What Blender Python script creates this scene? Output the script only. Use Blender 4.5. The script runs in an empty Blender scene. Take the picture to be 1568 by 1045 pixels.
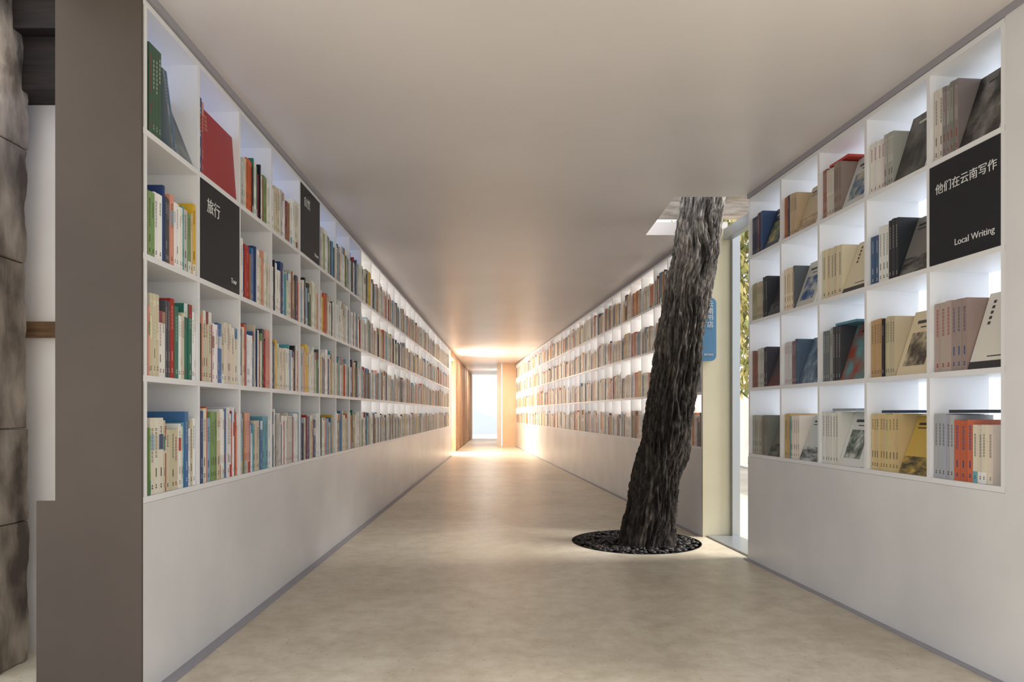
import bpy, bmesh, math, random
from mathutils import Vector, Matrix, noise
random.seed(7)
scene = bpy.context.scene
scene.view_settings.view_transform = 'Standard'
scene.view_settings.exposure = 0.33

# ------------------------------------------------------------ helpers
def lin(c):
    def f(v):
        v /= 255.0
        return v/12.92 if v <= 0.04045 else ((v+0.055)/1.055)**2.4
    return (f(c[0]), f(c[1]), f(c[2]), 1.0)

def new_mat(name, col, rough=0.5, spec=0.4, metal=0.0):
    m = bpy.data.materials.new(name); m.use_nodes = True
    b = m.node_tree.nodes['Principled BSDF']
    b.inputs['Base Color'].default_value = lin(col)
    b.inputs['Roughness'].default_value = rough
    b.inputs['Metallic'].default_value = metal
    b.inputs['Specular IOR Level'].default_value = spec
    return m

def noise_mat(name, c1, c2, scale=5.0, rough=0.6, detail=6, stretch=(1,1,1), bump=0.0, bdist=0.01, lo=0.35, hi=0.65, spec=0.4):
    m = new_mat(name, c1, rough, spec)
    nt = m.node_tree; N = nt.nodes; L = nt.links
    b = N['Principled BSDF']
    tc = N.new('ShaderNodeTexCoord'); mp = N.new('ShaderNodeMapping')
    mp.inputs['Scale'].default_value = stretch
    L.new(tc.outputs['Object'], mp.inputs['Vector'])
    n = N.new('ShaderNodeTexNoise'); n.inputs['Scale'].default_value = scale; n.inputs['Detail'].default_value = detail
    L.new(mp.outputs[0], n.inputs['Vector'])
    r = N.new('ShaderNodeValToRGB')
    r.color_ramp.elements[0].position = lo; r.color_ramp.elements[0].color = lin(c1)
    r.color_ramp.elements[1].position = hi; r.color_ramp.elements[1].color = lin(c2)
    L.new(n.outputs['Fac'], r.inputs['Fac']); L.new(r.outputs[0], b.inputs['Base Color'])
    if bump > 0:
        bp = N.new('ShaderNodeBump'); bp.inputs['Strength'].default_value = bump; bp.inputs['Distance'].default_value = bdist
        L.new(n.outputs['Fac'], bp.inputs['Height']); L.new(bp.outputs[0], b.inputs['Normal'])
    return m

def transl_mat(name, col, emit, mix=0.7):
    # frosted polycarbonate: translucent + added emission as corridor fill light
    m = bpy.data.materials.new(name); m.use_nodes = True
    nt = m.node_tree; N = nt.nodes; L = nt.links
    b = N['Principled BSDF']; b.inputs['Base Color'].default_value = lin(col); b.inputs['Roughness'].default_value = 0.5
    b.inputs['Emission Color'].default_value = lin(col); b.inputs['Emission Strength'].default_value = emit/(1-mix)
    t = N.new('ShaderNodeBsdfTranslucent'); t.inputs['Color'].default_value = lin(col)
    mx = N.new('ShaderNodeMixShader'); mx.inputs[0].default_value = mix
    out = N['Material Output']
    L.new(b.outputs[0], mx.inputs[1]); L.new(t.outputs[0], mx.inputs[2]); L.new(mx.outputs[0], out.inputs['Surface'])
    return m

class MB:
    def __init__(self): self.v=[]; self.f=[]; self.m=[]; self.c=[]
    def poly(self, pts, mat=0, col=(1,1,1,1)):
        i=len(self.v); self.v += [tuple(p) for p in pts]; self.f.append(tuple(range(i,i+len(pts)))); self.m.append(mat); self.c.append(col)
    def hexa(self, p, mat=0, col=(1,1,1,1), cols=None):
        i=len(self.v); self.v += [tuple(q) for q in p]
        F=[(0,3,2,1),(4,5,6,7),(0,1,5,4),(1,2,6,5),(2,3,7,6),(3,0,4,7)]
        for k,f in enumerate(F):
            self.f.append(tuple(i+a for a in f)); self.m.append(mat); self.c.append(cols[k] if cols else col)
    def box(self, x0,x1,y0,y1,z0,z1, mat=0, col=(1,1,1,1), T=None, cols=None):
        p=[(x0,y0,z0),(x1,y0,z0),(x1,y1,z0),(x0,y1,z0),(x0,y0,z1),(x1,y0,z1),(x1,y1,z1),(x0,y1,z1)]
        if T: p=[T(*q) for q in p]
        self.hexa(p,mat,col,cols)
    def build(self, name, mats, parent=None, recalc=True, smooth=False, bevel=0):
        me=bpy.data.meshes.new(name); me.from_pydata(self.v,[],self.f)
        for m in mats: me.materials.append(m)
        me.polygons.foreach_set('material_index', self.m)
        a=me.color_attributes.new('Col','FLOAT_COLOR','CORNER')
        buf=[]
        for f,c in zip(self.f,self.c): buf += list(c)*len(f)
        a.data.foreach_set('color', buf)
        if recalc:
            bm=bmesh.new(); bm.from_mesh(me); bmesh.ops.recalc_face_normals(bm, faces=bm.faces); bm.to_mesh(me); bm.free()
        if smooth: me.polygons.foreach_set('use_smooth',[True]*len(me.polygons))
        me.update()
        o=bpy.data.objects.new(name,me); scene.collection.objects.link(o)
        if parent: o.parent=parent
        if bevel>0:
            b=o.modifiers.new('bevel','BEVEL'); b.width=bevel; b.segments=2; b.limit_method='ANGLE'
        return o

def empty(name):
    e=bpy.data.objects.new(name,None); scene.collection.objects.link(e); e.empty_display_size=0.1; return e

# wall frames: s = world Y on the face line, t = outwards from the corridor, z up
def TL(s,t,z): return (-1.1655-0.0105*s - t, s-0.0105*t, z)
def TR(s,t,z): return (1.889-0.0947*s + 0.9955*t, s+0.0943*t, z)

CEIL=2.29
# ------------------------------------------------------------ materials
white = noise_mat('white_paint',(226,224,224),(234,232,232),3,0.55)
white_low = noise_mat('white_plaster',(220,219,220),(232,231,231),2.0,0.32,bump=0.04,bdist=0.005)
shelfm = new_mat('shelf_lacquer',(236,236,238),0.35)
ceilm = noise_mat('ceiling_paint',(226,221,221),(232,227,227),1.2,0.33)
graytrim = new_mat('grey_trim',(160,158,166),0.5)
taupe = noise_mat('taupe_render',(78,68,61),(90,79,72),1.2,0.6,bump=0.02)
cream = noise_mat('cream_panel',(204,196,168),(212,204,178),2,0.5)
panelT = transl_mat('frosted_panel',(228,233,240),0.24)  # daylit frosted back, with a little added glow
panelTF = transl_mat('far_panel_fill_glow',(242,238,234),1.15)  # glow added to brighten the middle of the corridor
panelTL = transl_mat('top_panel_sky_glow',(200,210,236),0.40)  # bluish skylight put into the colour, plus added glow
black = new_mat('black_sign',(30,31,36),0.5)
txtm = new_mat('sign_lettering',(225,225,225),0.5)
alum = new_mat('aluminium',(170,174,178),0.35,metal=0.7)

def floor_mat():
    m = bpy.data.materials.new('polished_concrete'); m.use_nodes=True
    nt=m.node_tree; N=nt.nodes; L=nt.links; b=N['Principled BSDF']
    tc=N.new('ShaderNodeTexCoord')
    n1=N.new('ShaderNodeTexNoise'); n1.inputs['Scale'].default_value=1.3; n1.inputs['Detail'].default_value=8; n1.inputs['Distortion'].default_value=0.8
    n2=N.new('ShaderNodeTexNoise'); n2.inputs['Scale'].default_value=9; n2.inputs['Detail'].default_value=12; n2.inputs['Roughness'].default_value=0.75
    v=N.new('ShaderNodeTexVoronoi'); v.inputs['Scale'].default_value=17
    for n in (n1,n2,v): L.new(tc.outputs['Object'], n.inputs['Vector'])
    r1=N.new('ShaderNodeValToRGB'); r1.color_ramp.elements[0].position=0.3; r1.color_ramp.elements[1].position=0.7
    r1.color_ramp.elements[0].color=lin((202,191,171)); r1.color_ramp.elements[1].color=lin((224,215,198))
    r2=N.new('ShaderNodeValToRGB'); r2.color_ramp.elements[0].position=0.34; r2.color_ramp.elements[1].position=0.6
    r2.color_ramp.elements[0].color=(0.68,0.65,0.58,1); r2.color_ramp.elements[1].color=(1,1,1,1)
    r3=N.new('ShaderNodeValToRGB'); r3.color_ramp.elements[0].position=0.05; r3.color_ramp.elements[1].position=0.085
    r3.color_ramp.elements[0].color=(0.45,0.41,0.36,1); r3.color_ramp.elements[1].color=(1,1,1,1)
    L.new(n1.outputs['Fac'],r1.inputs[0]); L.new(n2.outputs['Fac'],r2.inputs[0]); L.new(v.outputs['Distance'],r3.inputs[0])
    m1=N.new('ShaderNodeMixRGB'); m1.blend_type='MULTIPLY'; m1.inputs[0].default_value=0.8
    m2=N.new('ShaderNodeMixRGB'); m2.blend_type='MULTIPLY'; m2.inputs[0].default_value=0.8
    L.new(r1.outputs[0],m1.inputs[1]); L.new(r2.outputs[0],m1.inputs[2]); L.new(m1.outputs[0],m2.inputs[1]); L.new(r3.outputs[0],m2.inputs[2])
    L.new(m2.outputs[0],b.inputs['Base Color'])
    mr=N.new('ShaderNodeMapRange'); mr.inputs['To Min'].default_value=0.22; mr.inputs['To Max'].default_value=0.52
    L.new(n2.outputs['Fac'],mr.inputs['Value']); L.new(mr.outputs[0],b.inputs['Roughness'])
    bp=N.new('ShaderNodeBump'); bp.inputs['Strength'].default_value=0.12; bp.inputs['Distance'].default_value=0.01
    L.new(n1.outputs['Fac'],bp.inputs['Height']); L.new(bp.outputs[0],b.inputs['Normal'])
    return m
floorm=floor_mat()

# ------------------------------------------------------------ floor with round planting pit
PC=(0.885,4.88); PR=0.455
fb=MB(); n=96; hs=0.5
X0,X1,Y0,Y1=-3.0,2.6,-3.0,30.0
ring=[]; sq=[]
for i in range(n):
    a=2*math.pi*i/n; c,s=math.cos(a),math.sin(a)
    ring.append((PC[0]+PR*c,PC[1]+PR*s)); k=hs/max(abs(c),abs(s)); sq.append((PC[0]+k*c,PC[1]+k*s))
for i in range(n):
    j=(i+1)%n
    fb.poly([(ring[i][0],ring[i][1],0),(sq[i][0],sq[i][1],0),(sq[j][0],sq[j][1],0),(ring[j][0],ring[j][1],0)])
    fb.poly([(ring[i][0],ring[i][1],0),(ring[j][0],ring[j][1],0),(ring[j][0],ring[j][1],-0.06),(ring[i][0],ring[i][1],-0.06)])
def rect(b,x0,x1,y0,y1,z=0,mat=0): b.poly([(x0,y0,z),(x1,y0,z),(x1,y1,z),(x0,y1,z)],mat)
rect(fb,X0,X1,Y0,PC[1]-hs); rect(fb,X0,X1,PC[1]+hs,Y1)
rect(fb,X0,PC[0]-hs,PC[1]-hs,PC[1]+hs); rect(fb,PC[0]+hs,X1,PC[1]-hs,PC[1]+hs)
fb.build('floor',[floorm],recalc=False)

gb=MB(); rect(gb,-40,40,-40,80,-0.08); gb.build('ground',[noise_mat('outdoor_paving',(170,168,160),(196,192,182),0.8,0.8)],recalc=False)

# planting pit: soil + pebbles + rim
pit=empty('tree_planting_pit')
sb=MB(); sb.poly([(PC[0]+PR*math.cos(2*math.pi*i/64),PC[1]+PR*math.sin(2*math.pi*i/64),-0.05) for i in range(64)])
sb.build('soil',[new_mat('soil',(28,25,24),0.9)],pit,recalc=False)
rb=MB()
for i in range(n):
    a0=2*math.pi*i/n; a1=2*math.pi*(i+1)/n
    def q(a,r,z): return (PC[0]+r*math.cos(a),PC[1]+r*math.sin(a),z)
    rb.poly([q(a0,PR-0.004,0.002),q(a0,PR+0.002,0.002),q(a1,PR+0.002,0.002),q(a1,PR-0.004,0.002)])
    rb.poly([q(a0,PR-0.004,0.002),q(a1,PR-0.004,0.002),q(a1,PR-0.004,-0.05),q(a0,PR-0.004,-0.05)])
rb.build('steel_rim',[new_mat('dark_steel',(40,38,38),0.7)],pit,recalc=False)
bm=bmesh.new(); bmesh.ops.create_icosphere(bm,subdivisions=2,radius=1); iv=[v.co.copy() for v in bm.verts]; iF=[[v.index for v in f.verts] for f in bm.faces]; bm.free()
pb=MB()
for k in range(1300):
    r=(PR-0.03)*math.sqrt(random.random()); a=random.random()*6.283
    R=Matrix.Rotation(random.random()*6.28,3,'Z')@Matrix.Rotation(random.uniform(-.4,.4),3,'X')
    s=random.uniform(0.012,0.021); sc=Vector((s*1.35,s,s*0.7)); o=Vector((PC[0]+r*math.cos(a),PC[1]+r*math.sin(a),random.uniform(-0.035,0.004)))
    g=random.choice([16,20,26,32,42]); col=lin((g+3,g,g))
    b0=len(pb.v)
    pb.v += [tuple(o+R@Vector((v.x*sc.x,v.y*sc.y,v.z*sc.z))) for v in iv]
    for f in iF: pb.f.append(tuple(b0+i for i in f)); pb.m.append(0); pb.c.append(col)
def colattr_mat(name, rough=0.5, spec=0.4):
    m=new_mat(name,(255,255,255),rough,spec); N=m.node_tree.nodes; L=m.node_tree.links
    a=N.new('ShaderNodeVertexColor'); a.layer_name='Col'; L.new(a.outputs[0],N['Principled BSDF'].inputs['Base Color'])
    return m
pb.build('pebbles',[colattr_mat('pebble',0.5)],pit,recalc=False,smooth=True)

# ------------------------------------------------------------ ceiling (with tree opening)
cb=MB()
def prism(b,pts,z0,z1,mat=0):
    b.poly([(x,y,z0) for x,y in reversed(pts)],mat); b.poly([(x,y,z1) for x,y in pts],mat)
    for i in range(len(pts)):
        j=(i+1)%len(pts); b.poly([(pts[i][0],pts[i][1],z0),(pts[j][0],pts[j][1],z0),(pts[j][0],pts[j][1],z1),(pts[i][0],pts[i][1],z1)],mat)
def lx(y): return TL(y,0.29,0)[0]
def rx(y): return 1.889-0.0947*y+0.27
prism(cb,[(lx(-0.8),-0.8),(rx(-0.8),-0.8),(rx(4.33),4.33),(lx(4.33),4.33)],CEIL,CEIL+0.1)
prism(cb,[(lx(4.33),4.33),(1.03,4.33),(1.03,5.26),(lx(5.26),5.26)],CEIL,CEIL+0.1)
prism(cb,[(lx(5.26),5.26),(rx(5.26),5.26),(rx(24.5),24.5),(lx(24.5),24.5)],CEIL,CEIL+0.1)
cb.build('ceiling',[ceilm],recalc=False)

# ------------------------------------------------------------ walls (solid lower parts)
LZ=[0.635,1.030,1.426,1.832,2.25]
RZ=[0.655,1.065,1.480,1.885,2.25]
D=0.25
LP=0.4135; LS=2.235; LNC=29; LE=LS+LP*LNC
b=MB(); b.box(2.2,LE+0.02,0,0.28,0,LZ[0]-0.011,T=TL); b.build('wall_left',[white_low])
b=MB(); b.box(LE+0.02,14.7,0,0.28,0,CEIL,T=TL); b.build('wall_left_far',[white_low])
b=MB(); b.box(2.19,2.199,0,0.275,LZ[0]-0.0,CEIL,T=TL); b.box(2.19,2.199,0,0.335,0,LZ[0],T=TL); b.box(2.2,2.24,0.28,0.335,0,LZ[0]-0.011,T=TL)
b.build('trim_end_cladding',[taupe])
RD=[2.322,2.683,3.085,3.476,3.871,4.273]
b=MB(); b.box(1.95,4.29,0,D+0.02,0,RZ[0]-0.011,T=TR); b.build('wall_right',[white_low])
b=MB(); b.box(1.95,2.312,0,D+0.02,RZ[0]-0.011,CEIL,T=TR); b.build('wall_right_pier',[white_low])
FR0=5.07; FP=0.3925; FNC=35; FR1=FR0+FP*FNC
b=MB(); b.box(FR0,FR1+0.02,0,D+0.02,0,RZ[0]-0.011,T=TR); b.build('wall_right_far',[white_low])
b=MB(); b.box(FR0-0.022,FR0-0.010,0.0,D+0.02,0,CEIL,T=TR); b.build('trim_1',[cream])
b=MB(); b.box(2.2,14.7,-0.045,0.0,0.0,0.005,T=TL); b.build('baseboard_left',[graytrim])
b=MB(); b.box(1.95,4.29,-0.03,0.0,0.0,0.005,T=TR); b.box(FR0,FR1,-0.03,0,0,0.005,T=TR); b.build('baseboard_right',[graytrim])
b=MB(); b.box(2.2,14.7,-0.012,0.27,LZ[4]+0.012,CEIL,T=TL); b.build('trim_2',[graytrim])
b=MB(); b.box(1.95,4.29,-0.006,D+0.02,RZ[4]+0.012,CEIL,T=TR); b.box(FR0,FR1,-0.006,D+0.02,RZ[4]+0.012,CEIL,T=TR); b.build('trim_3',[graytrim])

# ------------------------------------------------------------ bookcases
def bookcase(name,T,divs,Z,back_from,mats,y0,y1,split=None):
    b=MB(); th=0.009
    for z in Z:
        b.box(y0,y1,0,D,z-0.010,z+0.010,0,T=T)
    for y in divs:
        for k in range(4): b.box(y-th,y+th,0.001,D,Z[k]+0.010,Z[k+1]-0.010,0,T=T)
    ye=split if split else y1
    for k in range(4):
        b.box(y0,ye,D+0.001,D+0.012,Z[k]-0.010,Z[k+1]-0.010,1 if k>=back_from else 2,T=T)
        if split: b.box(ye,y1,D+0.001,D+0.012,Z[k]-0.010,Z[k+1]-0.010,3,T=T)  # far backs take the material with the added fill glow
    return b.build(name,mats)
Ldiv=[LS+LP*i for i in range(LNC+1)]
Ldiv[1]=2.603; Ldiv[2]=3.005; Ldiv[3]=3.415
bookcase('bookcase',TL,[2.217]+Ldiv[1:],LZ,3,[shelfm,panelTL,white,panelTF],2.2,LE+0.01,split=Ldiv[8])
bookcase('bookcase',TR,RD,RZ,0,[shelfm,panelT,white],2.314,4.282)
Fdiv=[FR0+FP*i for i in range(FNC+1)]
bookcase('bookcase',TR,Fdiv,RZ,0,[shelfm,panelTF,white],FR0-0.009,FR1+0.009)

# ------------------------------------------------------------ books
bookm=colattr_mat('book_covers',0.42)
pal_mixed=[((240,237,230),24),((228,220,202),13),((212,200,176),9),((244,244,244),14),((200,198,192),7),((78,80,88),4),((32,32,38),5),
 ((178,40,36),5),((212,96,52),4),((232,190,70),4),((66,112,166),5),((44,66,118),4),((98,164,182),5),((126,156,98),4),((46,116,96),3),((156,112,80),4),((224,160,140),3),((124,38,58),2),((150,180,204),5)]
pal_far=[((228,220,206),16),((212,198,174),13),((176,148,120),8),((206,126,82),8),((180,72,56),5),((94,84,80),7),((54,52,56),6),((146,152,160),6),((106,128,148),4),((222,178,110),7),((236,236,232),12)]
def pick(p):
    r=random.random()*sum(w for _,w in p)
    for c,w in p:
        r-=w
        if r<=0: return c
    return p[0][0]
def jit(c,a=12):
    j=random.uniform(-a,a); return tuple(max(4,min(250,v+j+random.uniform(-4,4))) for v in c)
def lum(c): return 0.3*c[0]+0.6*c[1]+0.1*c[2]
def mixc(a,b_,k): return tuple(p+(q_-p)*k for p,q_ in zip(a,b_))
pages=lin((230,224,208))

def book(B,T,y,w,h,z,c,t0,d,detail=2,lean=0.0,style=None,rng=None):
    rng=rng or random
    def TT(s,t,zz): return T(s+lean*(zz-z),t,zz)
    col=lin(c); ins=0.003
    if detail>=1 and w>0.008:
        B.box(y,y+w,t0,t0+0.002,z,z+h,0,col,TT)
        B.box(y,y+0.0015,t0+0.002,t0+d,z,z+h,0,col,TT)
        B.box(y+w-0.0015,y+w,t0+0.002,t0+d,z,z+h,0,col,TT)
        B.box(y+0.0015,y+w-0.0015,t0+0.002,t0+d-ins,z+ins,z+h-ins,0,pages,TT)
    else:
        B.box(y,y+w,t0,t0+d,z,z+h,0,col,TT)
    e=t0-0.0006
    def patch(a0,a1,b0,b1,cc):
        B.poly([TT(y+w*a0,e,z+h*b0),TT(y+w*a1,e,z+h*b0),TT(y+w*a1,e,z+h*b1),TT(y+w*a0,e,z+h*b1)],0,lin(cc))
    ink=mixc(c,(40,38,40),0.75) if lum(c)>120 else mixc(c,(230,225,215),0.7)
    st=style if style is not None else rng.randrange(8)
    if st==0: patch(0,1,0,0.12+rng.random()*0.1,mixc(c,pick(pal_mixed),0.85))
    elif st==1: patch(0,1,0.82,1.0,mixc(c,pick(pal_mixed),0.85))
    elif st==2: patch(0,1,0.58,0.78,mixc(c,pick(pal_mixed),0.8))
    elif st==3: patch(0.08,0.92,0.45,0.92,tuple(min(250,v+20) for v in c))
    if detail>=1:
        nchar=rng.randrange(4,10); zt=0.92-rng.random()*0.08; ch=0.042*min(1,w/0.02)
        inkc=ink if rng.random()<0.8 else rng.choice([(160,60,50),(60,80,130),(120,90,60)])
        for i in range(nchar):
            if detail>=2:
                z1=zt-i*ch*1.2
                patch(0.32,0.68,z1-ch*0.2,z1,inkc); patch(0.34,0.42,z1-ch*0.85,z1-ch*0.3,inkc); patch(0.52,0.66,z1-ch*0.8,z1-ch*0.45,inkc)
            else:
                patch(0.34,0.66,zt-i*ch*1.2-ch*0.8,zt-i*ch*1.2,inkc)
        patch(0.35,0.65,0.07,0.09,inkc); patch(0.38,0.62,0.10,0.125,inkc)
        if rng.random()<0.5: patch(0.4,0.6,0.22,0.34,inkc)

def faceout(B,T,y,w,h,z,c,t0,th=0.02,back=0.06,design=0,c2=(60,60,60),c3=(220,200,160)):
    """book standing face to the corridor, leaning back; y = low-Y edge"""
    def TT(s,t,zz): return T(s,t+back*(zz-z)/h,zz)
    B.box(y,y+w,t0,t0+0.002,z,z+h,0,lin(c),TT)
    B.box(y+0.002,y+w-0.002,t0+0.002,t0+th-0.002,z+0.002,z+h-0.003,0,pages,TT)
    B.box(y,y+w,t0+th-0.002,t0+th,z,z+h,0,lin(c),TT)
    e=t0-0.0006
    def patch(a0,a1,b0,b1,cc,k=0):
        B.poly([TT(y+w*a0,e-k*0.0004,z+h*b0),TT(y+w*a1,e-k*0.0004,z+h*b0),TT(y+w*a1,e-k*0.0004,z+h*b1),TT(y+w*a0,e-k*0.0004,z+h*b1)],0,lin(cc))
    def picture(a0,a1,b0,b1,ca,cb_,nn=18):
        sd=random.random()*50
        for i in range(nn):
            for j in range(nn):
                k=0.5+0.9*noise.noise(Vector((i/nn*2.6+sd,j/nn*3.4,sd)))+0.5*noise.noise(Vector((i/nn*8+sd,j/nn*8,3)))
                k=max(0,min(1,k)); patch(a0+(a1-a0)*i/nn,a0+(a1-a0)*(i+1)/nn,b0+(b1-b0)*j/nn,b0+(b1-b0)*(j+1)/nn,mixc(ca,cb_,k))
    ink=mixc(c,(40,38,40),0.8) if lum(c)>120 else mixc(c,(225,220,205),0.8)
    if design==0:
        patch(0.62,0.88,0.84,0.88,ink); patch(0.5,0.88,0.78,0.80,ink); picture(0.0,1,0,0.3,mixc(c,c2,.8),c)
    elif design==1:
        picture(0,1,0.0,1.0,c2,c)
        patch(0.3,0.7,0.84,0.88,ink,1)
    elif design==2:
        picture(0.14,0.86,0.14,0.66,c2,c3); patch(0.2,0.8,0.8,0.85,ink); patch(0.35,0.65,0.73,0.75,ink)
    elif design==3:
        for i in range(5): patch(0.74,0.82,0.86-i*0.07,0.90-i*0.07,ink)
        patch(0.15,0.55,0.15,0.165,ink); patch(0,1,0,0.1,mixc(c,(30,30,32),.85))
    elif design==4:
        for i in range(4): patch(0.12,0.20,0.88-i*0.06,0.92-i*0.06,mixc(c,(220,180,150),.5))
        patch(0.1,0.9,0.05,0.052,mixc(c,(220,180,150),.4)); patch(0.1,0.9,0.95,0.952,mixc(c,(220,180,150),.4))

def fill_cell(B,T,ya,yb,z,zt,pal,detail,t0=0.004):
    y=ya+0.001; room=zt-z-0.02
    base=random.uniform(0.24,0.275)
    series=0
    while y<yb-0.007:
        if series<=0:
            c=pick(pal); w=random.choice([0.009,0.012,0.015,0.018,0.021,0.025,0.029]); h=min(room-0.03,base*random.uniform(0.84,1.1)); st=random.randrange(8)
            series=random.choice([1,1,1,1,2,3]) if lum(c)>110 else random.choice([1,1,1,2]); d=random.uniform(0.14,0.17)
        ww=min(w,yb-0.001-y)
        if ww<0.006: break
        book(B,T,y,ww-0.0006,h,z,jit(c,6),t0+random.uniform(0,0.006),d,detail,0,st)
        y+=ww; series-=1

# --- left bookcase books
LB=MB()
for k in range(4):
    for i in range(LNC):
        ya=(2.235 if i==0 else Ldiv[i])+0.010; yb=Ldiv[i+1]-0.010
        z=LZ[k]+0.0105; zt=LZ[k+1]
        if (k,i) in [(2,1),(3,4),(3,0),(3,1)]: continue
        det=2 if i<6 else (1 if i<16 else 0)
        fill_cell(LB,TL,ya,yb,z,zt,pal_mixed,det)
z=LZ[3]+0.0105
y=2.248
for i in range(4):
    book(LB,TL,y,0.019,0.30,z,(66,96,78),0.006,0.18,1,0,6); y+=0.020
book(LB,TL,y+0.088,0.016,0.262,z,(118,128,136),0.01,0.19,1,-0.28,3)
book(LB,TL,y+0.108,0.010,0.262,z,(92,118,150),0.01,0.19,1,-0.28,7)
faceout(LB,TL,y+0.11,0.15,0.255,z,(128,138,142),0.012,0.01,0.10,1,(84,92,100))
y=2.615
book(LB,TL,y,0.022,0.29,z,(58,84,130),0.006,0.18,1,0,2); book(LB,TL,y+0.023,0.016,0.28,z,(170,60,60),0.006,0.18,1,0,1)
faceout(LB,TL,y+0.045,0.325,0.28,z,(164,50,54),0.008,0.03,0.02,4,(120,24,30))
LB.build('books',[bookm],recalc=False)

# --- right near bookcase, curated
RB=MB()
def cell(col,row):
    k=3-row; return RD[col]+0.010, RD[col+1]-0.010, RZ[k]+0.0105
def rfill(col,row,groups,face=None):
    """groups listed from far to near; (color,count,width,style,h)"""
    ya,yb,z=cell(col,row); y=yb-0.003
    for gi,(c,nn,w,st,h) in enumerate(groups):
        if col>=3: c=tuple(min(245,v+14) for v in c)  # covers in the shaded far columns lightened to offset the shade
        for i in range(nn):
            if y-w<ya: break
            book(RB,TR,y-w,w-0.0008,h-random.uniform(0,0.006),z,jit(c,5),0.014+random.uniform(0,.006),0.16,2,0,st,random.Random(col*97+row*31+gi)); y-=w
    if face:
        c,des,c2,c3,h=face; wd=min(0.18,y-ya-0.008)
        if wd>0.05: faceout(RB,TR,y-0.004-wd,wd,h,z,c,0.016,0.02,0.09,des,c2,c3)
rfill(0,0,[((214,208,196),2,.022,7,.28),((136,132,128),4,.02,3,.275)],((132,128,124),1,(40,38,38),(200,200,200),.27))
rfill(1,0,[((226,224,218),4,.024,7,.23),((176,174,170),3,.02,3,.235)],((112,108,104),1,(62,60,60),(150,150,150),.28))
rfill(2,0,[((156,104,92),2,.02,6,.25),((206,198,186),3,.02,3,.24),((156,138,130),3,.02,6,.25)],((210,212,210),2,(52,92,140),(206,196,170),.25))
rfill(3,0,[((176,104,66),2,.018,6,.24),((66,64,66),2,.014,6,.24),((190,168,136),4,.018,6,.235)],((206,190,162),0,(150,120,90),(200,200,200),.25))
rfill(4,0,[((40,46,66),3,.022,6,.24),((84,50,54),2,.016,6,.25),((50,70,110),2,.018,7,.25)],((52,60,80),2,(206,174,90),(70,84,66),.25))
rfill(1,1,[((74,98,132),2,.028,6,.22),((234,232,226),3,.024,7,.25),((44,44,48),3,.02,6,.26)],((124,120,116),0,(40,38,38),(200,200,200),.25))
rfill(2,1,[((222,208,178),5,.033,5,.25)],((224,212,184),3,(170,60,50),(200,200,200),.25))
rfill(3,1,[((224,210,182),4,.024,7,.24),((84,88,96),1,.02,6,.24)],((206,204,196),2,(50,82,134),(200,196,190),.25))
rfill(4,1,[((156,148,120),3,.02,6,.23),((178,168,144),4,.02,6,.23),((48,48,52),2,.026,6,.25)],((60,60,64),0,(120,120,120),(200,200,200),.25))
rfill(0,2,[((176,162,152),3,.030,7,.27),((160,142,134),3,.026,7,.27)],((228,224,214),3,(26,26,28),(200,200,200),.28))
rfill(1,2,[((190,156,112),4,.020,7,.26),((44,42,42),1,.018,6,.26),((198,190,158),4,.018,7,.26)],((224,208,176),2,(80,70,64),(200,190,160),.27))
rfill(2,2,[((104,110,116),3,.02,6,.26),((160,160,158),2,.016,7,.265),((64,68,74),3,.02,6,.27)],((96,150,156),1,(150,70,56),(40,60,80),.27))
rfill(3,2,[((196,196,196),4,.02,6,.24),((120,86,92),2,.02,6,.24),((66,86,106),2,.016,6,.25)],((160,178,190),1,(60,80,104),(80,110,130),.25))
rfill(4,2,[((134,84,76),3,.024,6,.23),((184,180,174),4,.02,6,.24),((56,58,68),2,.02,6,.24)],((88,80,82),0,(130,60,50),(200,200,200),.24))
rfill(0,3,[((178,180,184),5,.021,7,.25),((200,104,78),3,.030,6,.23),((228,220,200),4,.022,0,.21)],((54,70,96),0,(216,206,180),(200,200,200),.2))
rfill(1,3,[((212,190,142),9,.021,6,.25)],((206,174,90),0,(40,40,42),(200,200,200),.24))
rfill(2,3,[((226,224,220),6,.022,7,.26)],((224,224,222),2,(70,82,72),(200,206,200),.26))
rfill(3,3,[((190,158,108),3,.02,6,.25),((96,156,164),1,.02,6,.24),((220,214,202),5,.016,7,.24)],((200,206,204),0,(50,52,54),(120,90,70),.24))
rfill(4,3,[((168,168,154),6,.021,6,.24),((120,120,112),4,.02,6,.24)],((120,120,110),0,(60,60,60),(120,90,70),.24))
for (col,row,y0,w,zz,c) in [(1,3,.04,.26,.252,(40,60,90)),(2,3,.05,.24,.262,(150,160,166)),(2,2,.08,.22,.272,(90,140,160)),(0,3,.05,.22,.252,(60,64,70)),(2,0,.03,.2,.253,(196,70,60))]:
    ya,yb,z=cell(col,row); ya2=yb-y0-w+0.03
    RB.box(ya2,ya2+w*0.8,0.03,0.17,z+zz,z+zz+0.012,0,lin(c),TR)
RB.build('books',[bookm],recalc=False)

# --- far right books
FB=MB()
for k in range(4):
    for i in range(FNC):
        det=1 if i<8 else 0
        ya,yb=Fdiv[i]+0.01,Fdiv[i+1]-0.01
        z=RZ[k]+0.0105; y=ya+0.002; h=random.uniform(0.225,0.27); lim=yb-random.choice([0.006,0.006,0.006,0.03,0.08])
        while y<lim:
            c=pick(pal_far); w=random.choice([.014,.018,.022,.028]); nn=random.choice([1,2,3,4]); hh=h*random.uniform(.85,1.1); st=random.randrange(8)
            stop=False
            for q_ in range(nn):
                if y+w>yb-0.001: stop=True; break
                book(FB,TR,y,w-0.0008,hh,z,jit(c,5),0.010,0.15,det,0,st); y+=w
            if stop: break
FB.build('books',[bookm],recalc=False)

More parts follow.
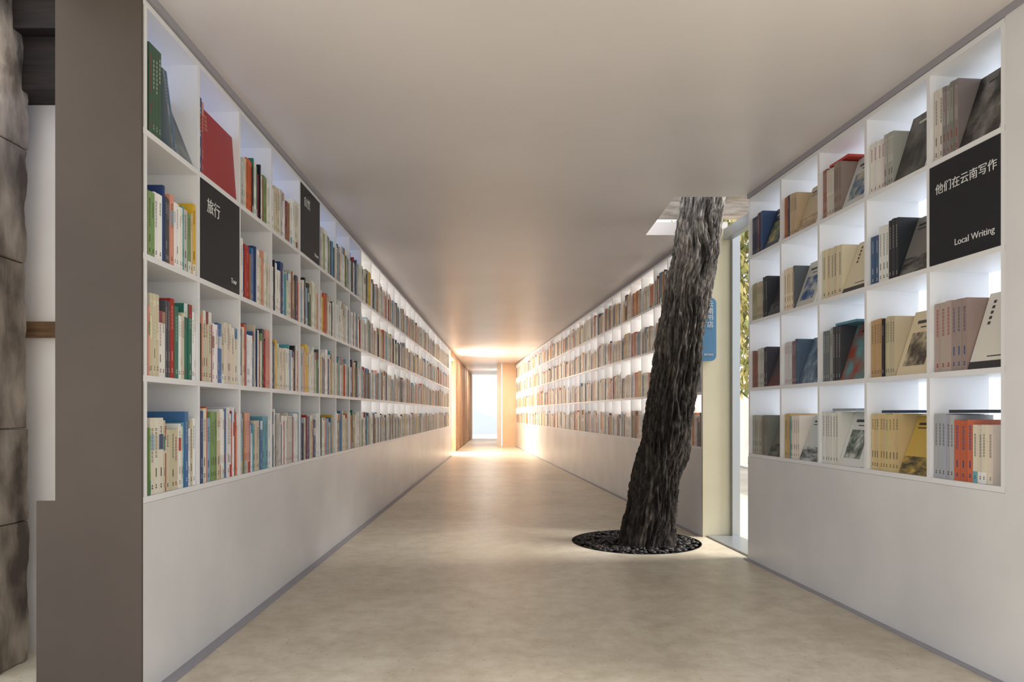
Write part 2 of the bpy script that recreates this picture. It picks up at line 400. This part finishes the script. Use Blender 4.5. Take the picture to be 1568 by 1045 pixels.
# ------------------------------------------------------------ category signs
def text_mesh(txt,size,origin,xd,yd,nd,parent,align='LEFT'):
    cu=bpy.data.curves.new('t','FONT'); cu.body=txt; cu.size=size; cu.extrude=0.0006; cu.align_x=align
    o=bpy.data.objects.new('t',cu); scene.collection.objects.link(o)
    bpy.context.view_layer.update()
    me=bpy.data.meshes.new_from_object(o.evaluated_get(bpy.context.evaluated_depsgraph_get()))
    bpy.data.objects.remove(o)
    M=Matrix((( xd[0],yd[0],nd[0],origin[0]),(xd[1],yd[1],nd[1],origin[1]),(xd[2],yd[2],nd[2],origin[2]),(0,0,0,1)))
    me.transform(M); me.materials.clear(); me.materials.append(txtm)
    ob=bpy.data.objects.new('lettering',me); scene.collection.objects.link(ob); ob.parent=parent
def sign(T,y0,y1,z0,z1,top,bot,left,ts,bs):
    e=empty('category_sign')
    b=MB(); b.box(y0,y1,-0.002,0.012,z0,z1,0,T=T); b.build('sign_board',[black],e,bevel=0.001)
    p0=Vector(T(0,0,0)); d=(Vector(T(1,0,0))-p0).normalized(); nn=(Vector(T(0,1,0))-p0).normalized()*-1
    t=-0.0035
    if left:
        text_mesh(top,ts,T(y0+0.05,t,z1-0.05-ts),d,(0,0,1),nn,e)
        text_mesh(bot,bs,T(y1-0.035,t,z0+0.035),d,(0,0,1),nn,e,'RIGHT')
    else:
        text_mesh(top,ts,T(y1-0.035,t,z1-0.07-ts),-d,(0,0,1),nn,e)
        text_mesh(bot,bs,T(y0+0.02,t,z0+0.05),-d,(0,0,1),nn,e,'RIGHT')
sign(TL,Ldiv[1]+0.010,Ldiv[2]-0.010,LZ[2]+0.011,LZ[3]-0.011,'旅行','Tour',True,0.062,0.030)
sign(TL,Ldiv[4]+0.010,Ldiv[5]-0.010,LZ[3]+0.011,LZ[4]-0.011,'自然','Nature',True,0.062,0.030)
sign(TR,RD[0]+0.010,RD[1]-0.010,RZ[2]+0.011,RZ[3]-0.011,'他们在云南写作','Local Writing',False,0.0425,0.034)

# blue blade sign by the garden door
e=empty('blue_wall_sign')
b=MB(); pts=[]
cx0,cx1,cz0,cz1,r=1.27,1.50,1.30,1.765,0.04
for cx,cz,a0 in ((cx1-r,cz0+r,-90),(cx1-r,cz1-r,0),(cx0+r,cz1-r,90),(cx0+r,cz0+r,180)):
    for i in range(7):
        a=math.radians(a0+15*i); pts.append((cx+r*math.cos(a),cz+r*math.sin(a)))
yf,yb_=5.012,5.028
b.poly([(x,yf,z) for x,z in pts]); b.poly([(x,yb_,z) for x,z in reversed(pts)])
for i in range(len(pts)):
    j=(i+1)%len(pts); b.poly([(pts[i][0],yf,pts[i][1]),(pts[i][0],yb_,pts[i][1]),(pts[j][0],yb_,pts[j][1]),(pts[j][0],yf,pts[j][1])])
b.build('sign_plate',[new_mat('blue_sign',(86,130,166),0.4)],e)
text_mesh('云\n南\n书\n店',0.05,(1.43,yf-0.002,1.70),(1,0,0),(0,0,1),(0,-1,0),e)
text_mesh('BOOKS',0.02,(1.41,yf-0.002,1.34),(1,0,0),(0,0,1),(0,-1,0),e)

# ------------------------------------------------------------ tree
def bark_mat():
    m=new_mat('tree_bark',(70,62,58),0.85,0.2); N=m.node_tree.nodes; L=m.node_tree.links; b=N['Principled BSDF']
    tc=N.new('ShaderNodeTexCoord'); mp=N.new('ShaderNodeMapping'); mp.inputs['Scale'].default_value=(1,1,0.35); L.new(tc.outputs['Object'],mp.inputs['Vector'])
    n=N.new('ShaderNodeTexNoise'); n.inputs['Scale'].default_value=38; n.inputs['Detail'].default_value=12; n.inputs['Roughness'].default_value=0.72; n.inputs['Distortion'].default_value=0.6
    L.new(mp.outputs[0],n.inputs['Vector'])
    at=N.new('ShaderNodeVertexColor'); at.layer_name='Col'
    r=N.new('ShaderNodeValToRGB'); r.color_ramp.elements[0].position=0.38; r.color_ramp.elements[0].color=(0.32,0.30,0.29,1); r.color_ramp.elements[1].position=0.66; r.color_ramp.elements[1].color=(1.7,1.65,1.6,1)
    L.new(n.outputs['Fac'],r.inputs[0])
    mx=N.new('ShaderNodeMixRGB'); mx.blend_type='MULTIPLY'; mx.inputs[0].default_value=1; L.new(at.outputs[0],mx.inputs[1]); L.new(r.outputs[0],mx.inputs[2]); L.new(mx.outputs[0],b.inputs['Base Color'])
    bp=N.new('ShaderNodeBump'); bp.inputs['Strength'].default_value=1.0; bp.inputs['Distance'].default_value=0.014; L.new(n.outputs['Fac'],bp.inputs['Height']); L.new(bp.outputs[0],b.inputs['Normal'])
    return m
barkm=bark_mat()
def interp(keys,t):
    for (a,*va),(b_,*vb) in zip(keys[:-1],keys[1:]):
        if t<=b_:
            k=(t-a)/(b_-a); k=k*k*(3-2*k)*0.35+k*0.65
            return [p+(q2-p)*k for p,q2 in zip(va,vb)]
    return list(keys[-1][1:])
def limb(B,keys,z0,z1,nr,ns,amp,seed):
    base=len(B.v)
    cols=[]
    for i in range(nr+1):
        z=z0+(z1-z0)*i/nr; cx,cy,r=interp(keys,z)
        for j in range(ns):
            a=2*math.pi*j/ns; ca,sa=math.cos(a),math.sin(a)
            wob=0.25*noise.noise(Vector((ca*1.5,sa*1.5,z*3+seed)))
            tw=a+0.3*z+wob
            p=Vector((math.cos(tw)*2.3+seed,math.sin(tw)*2.3,z*1.5))
            rid=1-abs(noise.noise(p*1.9))*2.2
            rid2=1-abs(noise.noise(Vector((p.x*3.8,p.y*3.8,z*5.0))))*2.4
            fine=noise.noise(Vector((p.x*10,p.y*10,z*24)))
            big=noise.noise(Vector((ca*0.8+seed,sa*0.8,z*1.6)))
            rr=r*(1+0.10*big)+amp*(0.5*rid+0.75*rid2-0.6)+amp*0.35*fine
            if z<0.3: rr+= r*0.12*((0.3-z)/0.3)**2*(0.6+0.4*math.cos(3*a+1))
            dk=math.exp(-(((z-0.60)/0.10)**2)-((((a+3.14)%6.283-3.14)+0.1)/0.45)**2); rr+=0.04*dk
            dk=math.exp(-(((z-0.42)/0.05)**2)-((((a+3.14)%6.283-3.14)+0.1)/0.35)**2); rr-=0.02*dk
            B.v.append((cx+rr*ca,cy+rr*sa,z))
            g=0.5+0.5*max(-1,min(1,(0.6*rid2+0.5*rid+0.5*fine-0.5)*1.3)); toplit=max(0,min(1,(z-0.9)/1.2))
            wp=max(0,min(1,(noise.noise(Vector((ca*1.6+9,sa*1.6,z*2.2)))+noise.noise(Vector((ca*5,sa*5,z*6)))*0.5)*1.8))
            lo=(28+32*toplit,26+31*toplit,25+31*toplit); hi=(80+118*toplit,74+120*toplit,70+120*toplit)  # daylight on the upper trunk painted in: bark colour lightens with height
            cc=tuple(l+(h-l)*g for l,h in zip(lo,hi)); cc=mixc(cc,(118+74*toplit,110+74*toplit,102+74*toplit),0.45*wp*g)
            cols.append(lin(cc))
    for i in range(nr):
        for j in range(ns):
            k=(j+1)%ns
            B.f.append((base+i*ns+j,base+i*ns+k,base+(i+1)*ns+k,base+(i+1)*ns+j)); B.m.append(0); B.c.append(cols[i*ns+j])
    B.f.append(tuple(base+nr*ns+j for j in range(ns))); B.m.append(0); B.c.append(lin((80,70,60)))
tb=MB()
keys=[(-0.06,.936,4.83,.176),(.377,1.006,4.82,.165),(.839,1.092,4.81,.160),(1.30,1.163,4.80,.156),(1.761,1.238,4.79,.151),(2.084,1.290,4.78,.149),(2.439,1.335,4.77,.146),(3.4,1.42,4.70,.13)]
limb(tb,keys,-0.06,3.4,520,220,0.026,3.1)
limb(tb,[(3.2,1.42,4.72,.10),(4.2,1.75,4.6,.07),(5.2,2.2,4.7,.03)],3.2,5.2,60,40,0.008,9.0)
limb(tb,[(3.2,1.40,4.72,.10),(4.2,1.15,5.0,.07),(5.2,0.8,5.4,.03)],3.2,5.2,60,40,0.008,5.0)
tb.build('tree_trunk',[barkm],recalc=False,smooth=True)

# ------------------------------------------------------------ garden door frame + roof beams
e=empty('garden_door_frame')
b=MB()
b.box(4.292,4.325,0.05,0.12,0,CEIL,T=TR); b.box(FR0-0.06,FR0-0.024,0.21,0.27,0,CEIL,T=TR)
b.box(4.325,FR0-0.06,0.14,0.2,CEIL-0.10,CEIL-0.02,T=TR); b.box(4.292,FR0-0.024,0.03,0.26,0,0.012,T=TR)
b.build('frame_members',[alum],e,bevel=0.002)
b=MB(); b.box(1.0,2.4,5.35,5.5,2.62,2.78); b.box(1.0,2.4,6.0,6.15,2.66,2.82); b.box(1.5,1.6,4.9,7,2.50,2.6)
b.build('roof_beam',[noise_mat('weathered_timber',(120,112,104),(160,152,144),6,0.8,stretch=(1,6,6))],bevel=0.008)

# ------------------------------------------------------------ far end
slat=noise_mat('timber_slats',(150,118,92),(190,156,126),4,0.6,stretch=(6,6,0.6))
b=MB(); y=16.3
while y<24.4:
    b.box(y,y+0.24,0.0+random.uniform(0,0.02),0.06,0.02,CEIL-0.02,T=TL); y+=0.27
b.box(16.3,24.4,0.07,0.1,0,CEIL,T=TL)
b.build('timber_slat_wall',[slat],bevel=0.004)
b=MB(); b.box(14.7,14.78,0,0.1,0,CEIL,T=TL); b.box(16.2,16.28,0,0.1,0,CEIL,T=TL); b.box(14.78,16.2,0,0.1,2.15,CEIL,T=TL); b.build('door_1',[slat])
xr=TR(FR1,0,0)[0]
b=MB(); b.box(-0.27,xr+0.35,FR1+0.05,FR1+0.17,0,CEIL); b.build('wall_end',[noise_mat('warm_plaster',(238,208,176),(244,218,190),2,0.6)])
b=MB(); b.box(-0.42,-0.3,FR1+0.17,24.5,0,CEIL); b.build('wall_right_passage',[white])
b=MB(); b.box(-6,5,30,30.2,0,4.5); b.box(-6,5,29.9,30.25,4.5,4.6)
b.hexa([(-6,29.7,0),(0.5,29.7,0),(0.5,29.95,0),(-6,29.95,0),(-6,29.7,2.3),(0.5,29.7,0.35),(0.5,29.95,0.35),(-6,29.95,2.3)],1)
b.build('courtyard_wall',[noise_mat('courtyard_render',(228,232,240),(238,241,246),1,0.7),new_mat('stair_side',(196,208,224),0.7)])

def leafcloud(B,c,R,nl,size,cols):
    for i in range(nl):
        v=Vector((random.gauss(0,1),random.gauss(0,1),random.gauss(0,1))).normalized()*random.random()**0.4
        p=Vector((c[0]+v.x*R[0],c[1]+v.y*R[1],c[2]+v.z*R[2]))
        M=Matrix.Rotation(random.random()*6.28,3,'Z')@Matrix.Rotation(random.random()*3,3,'X')
        s=size*random.uniform(.6,1.3)
        B.poly([p+M@Vector(q)*s for q in ((0,-1,0),(.35,-.2,.05),(.25,.5,0),(0,1,-.1),(-.25,.5,0),(-.35,-.2,.05))],0,lin(random.choice(cols)))
leafm=colattr_mat('leaves',0.6)
e=empty('garden_tree')
b=MB(); leafcloud(b,(3.0,8.3,2.6),(1.2,1.2,1.5),7500,0.07,[(160,158,96),(184,176,116),(124,136,80),(200,186,130)]); b.build('foliage',[leafm],e,recalc=False)
b=MB(); limb(b,[(0,3.2,8.7,.12),(3,3.25,8.6,.06)],-0.08,3,40,30,0.008,2.0); b.build('trunk',[barkm],e,recalc=False,smooth=True)
b=MB(); b.box(4.2,4.4,2,14,0,1.55); b.box(4.1,4.5,2,14,1.55,1.62); b.build('garden_wall',[noise_mat('garden_render',(196,194,190),(220,218,214),2,0.8)])

# ------------------------------------------------------------ old building at the far left
stonem=noise_mat('old_stone',(74,64,56),(150,138,124),9,0.95,detail=12,stretch=(1,1,0.45),bump=1.0,bdist=0.03,lo=0.36,hi=0.64)
bm=bmesh.new(); z=0.0
hs_=[.52,.34,.61,.42,.55,.6]
for h in hs_:
    w=random.uniform(-0.006,0.006)
    r=bmesh.ops.create_cube(bm,size=1.0)
    for v in r['verts']:
        v.co=Vector((-2.012+w+v.co.x*0.44, 2.45+v.co.y*0.16, z+h/2+v.co.z*(h-0.003)))
    z+=h
bmesh.ops.bevel(bm,geom=bm.edges[:],offset=0.004,segments=1,affect='EDGES')
bmesh.ops.subdivide_edges(bm,edges=bm.edges[:],cuts=14,use_grid_fill=True)
for v in bm.verts:
    p=Vector((v.co.x*6,v.co.y*14,v.co.z*7))
    v.co += Vector((noise.noise(p),noise.noise(p+Vector((5,5,5))),0.0))*0.010+Vector((noise.noise(p*3.5),noise.noise(p*3.5+Vector((5,5,5))),0))*0.006
me=bpy.data.meshes.new('stone_pillar'); bm.to_mesh(me); bm.free(); me.materials.append(stonem)
o=bpy.data.objects.new('stone_pillar',me); scene.collection.objects.link(o)
oldw=noise_mat('old_timber',(104,78,54),(156,120,86),5,0.7,stretch=(1,6,10),bump=0.3)
darkw=noise_mat('dark_timber',(24,19,18),(44,33,28),5,0.7,stretch=(1,6,10),bump=0.3)
b=MB(); b.box(-2.8,-1.56,2.62,2.68,0.0,2.1); b.build('wall_old_building',[noise_mat('lime_plaster',(242,234,226),(250,247,243),2,0.8,bump=0.1)])
b=MB(); b.box(-2.8,-1.56,2.59,2.619,1.205,1.265,0); b.box(-2.8,-1.56,2.5,2.68,2.101,2.3,1)
b.box(-2.8,-1.56,2.3,2.9,2.52,2.6,1); b.hexa([(-2.8,2.45,2.3),(-1.5,2.45,2.3),(-1.5,2.55,2.3),(-2.8,2.55,2.3),(-2.8,2.45,2.95),(-1.5,2.45,2.4),(-1.5,2.55,2.4),(-2.8,2.55,2.95)],1)
b.box(-2.8,-1.56,2.42,2.46,2.42,2.5,0)
b.box(-2.8,-1.56,2.68,4,2.3,2.36,1)
b.build('old_building_timber_frame',[oldw,darkw],bevel=0.003)

# ------------------------------------------------------------ light
w=bpy.data.worlds.new('sky'); scene.world=w; w.use_nodes=True
bg=w.node_tree.nodes['Background']; bg.inputs['Color'].default_value=(0.93,0.965,1.0,1); bg.inputs['Strength'].default_value=1.18
s=bpy.data.lights.new('sun','SUN'); s.energy=4.6; s.angle=math.radians(24); s.color=(1,0.96,0.90)
o=bpy.data.objects.new('sun',s); scene.collection.objects.link(o)
d=Vector((-0.75,0.10,-0.85)); o.rotation_euler=d.to_track_quat('-Z','Y').to_euler()
def area(name,loc,dirv,sx,sy,en,col):
    l=bpy.data.lights.new(name,'AREA'); l.shape='RECTANGLE'; l.size=sx; l.size_y=sy; l.energy=en; l.color=col
    o=bpy.data.objects.new(name,l); scene.collection.objects.link(o); o.location=loc; o.rotation_euler=Vector(dirv).to_track_quat('-Z','Z').to_euler(); return o
area('warm_window_light',(-1.85,15.5,1.25),(1,-0.3,-0.15),1.9,1.6,150,(1,0.80,0.60))
area('warm_ceiling_lamp',(-0.6,17.5,2.27),(0,0,-1),0.9,0.3,34,(1,0.80,0.60))
area('warm_ceiling_lamp',(-0.7,21.5,2.27),(0,0,-1),0.9,0.3,35,(1,0.84,0.68))

# ------------------------------------------------------------ camera
cd=bpy.data.cameras.new('camera'); cam=bpy.data.objects.new('camera',cd); scene.collection.objects.link(cam)
cam.location=(0,0,0.917); cam.rotation_euler=(math.radians(90),0,0)
cd.sensor_width=36; cd.lens=24; cd.shift_y=(633-522.5)/1568; cd.clip_start=0.05; cd.clip_end=300
scene.camera=cam
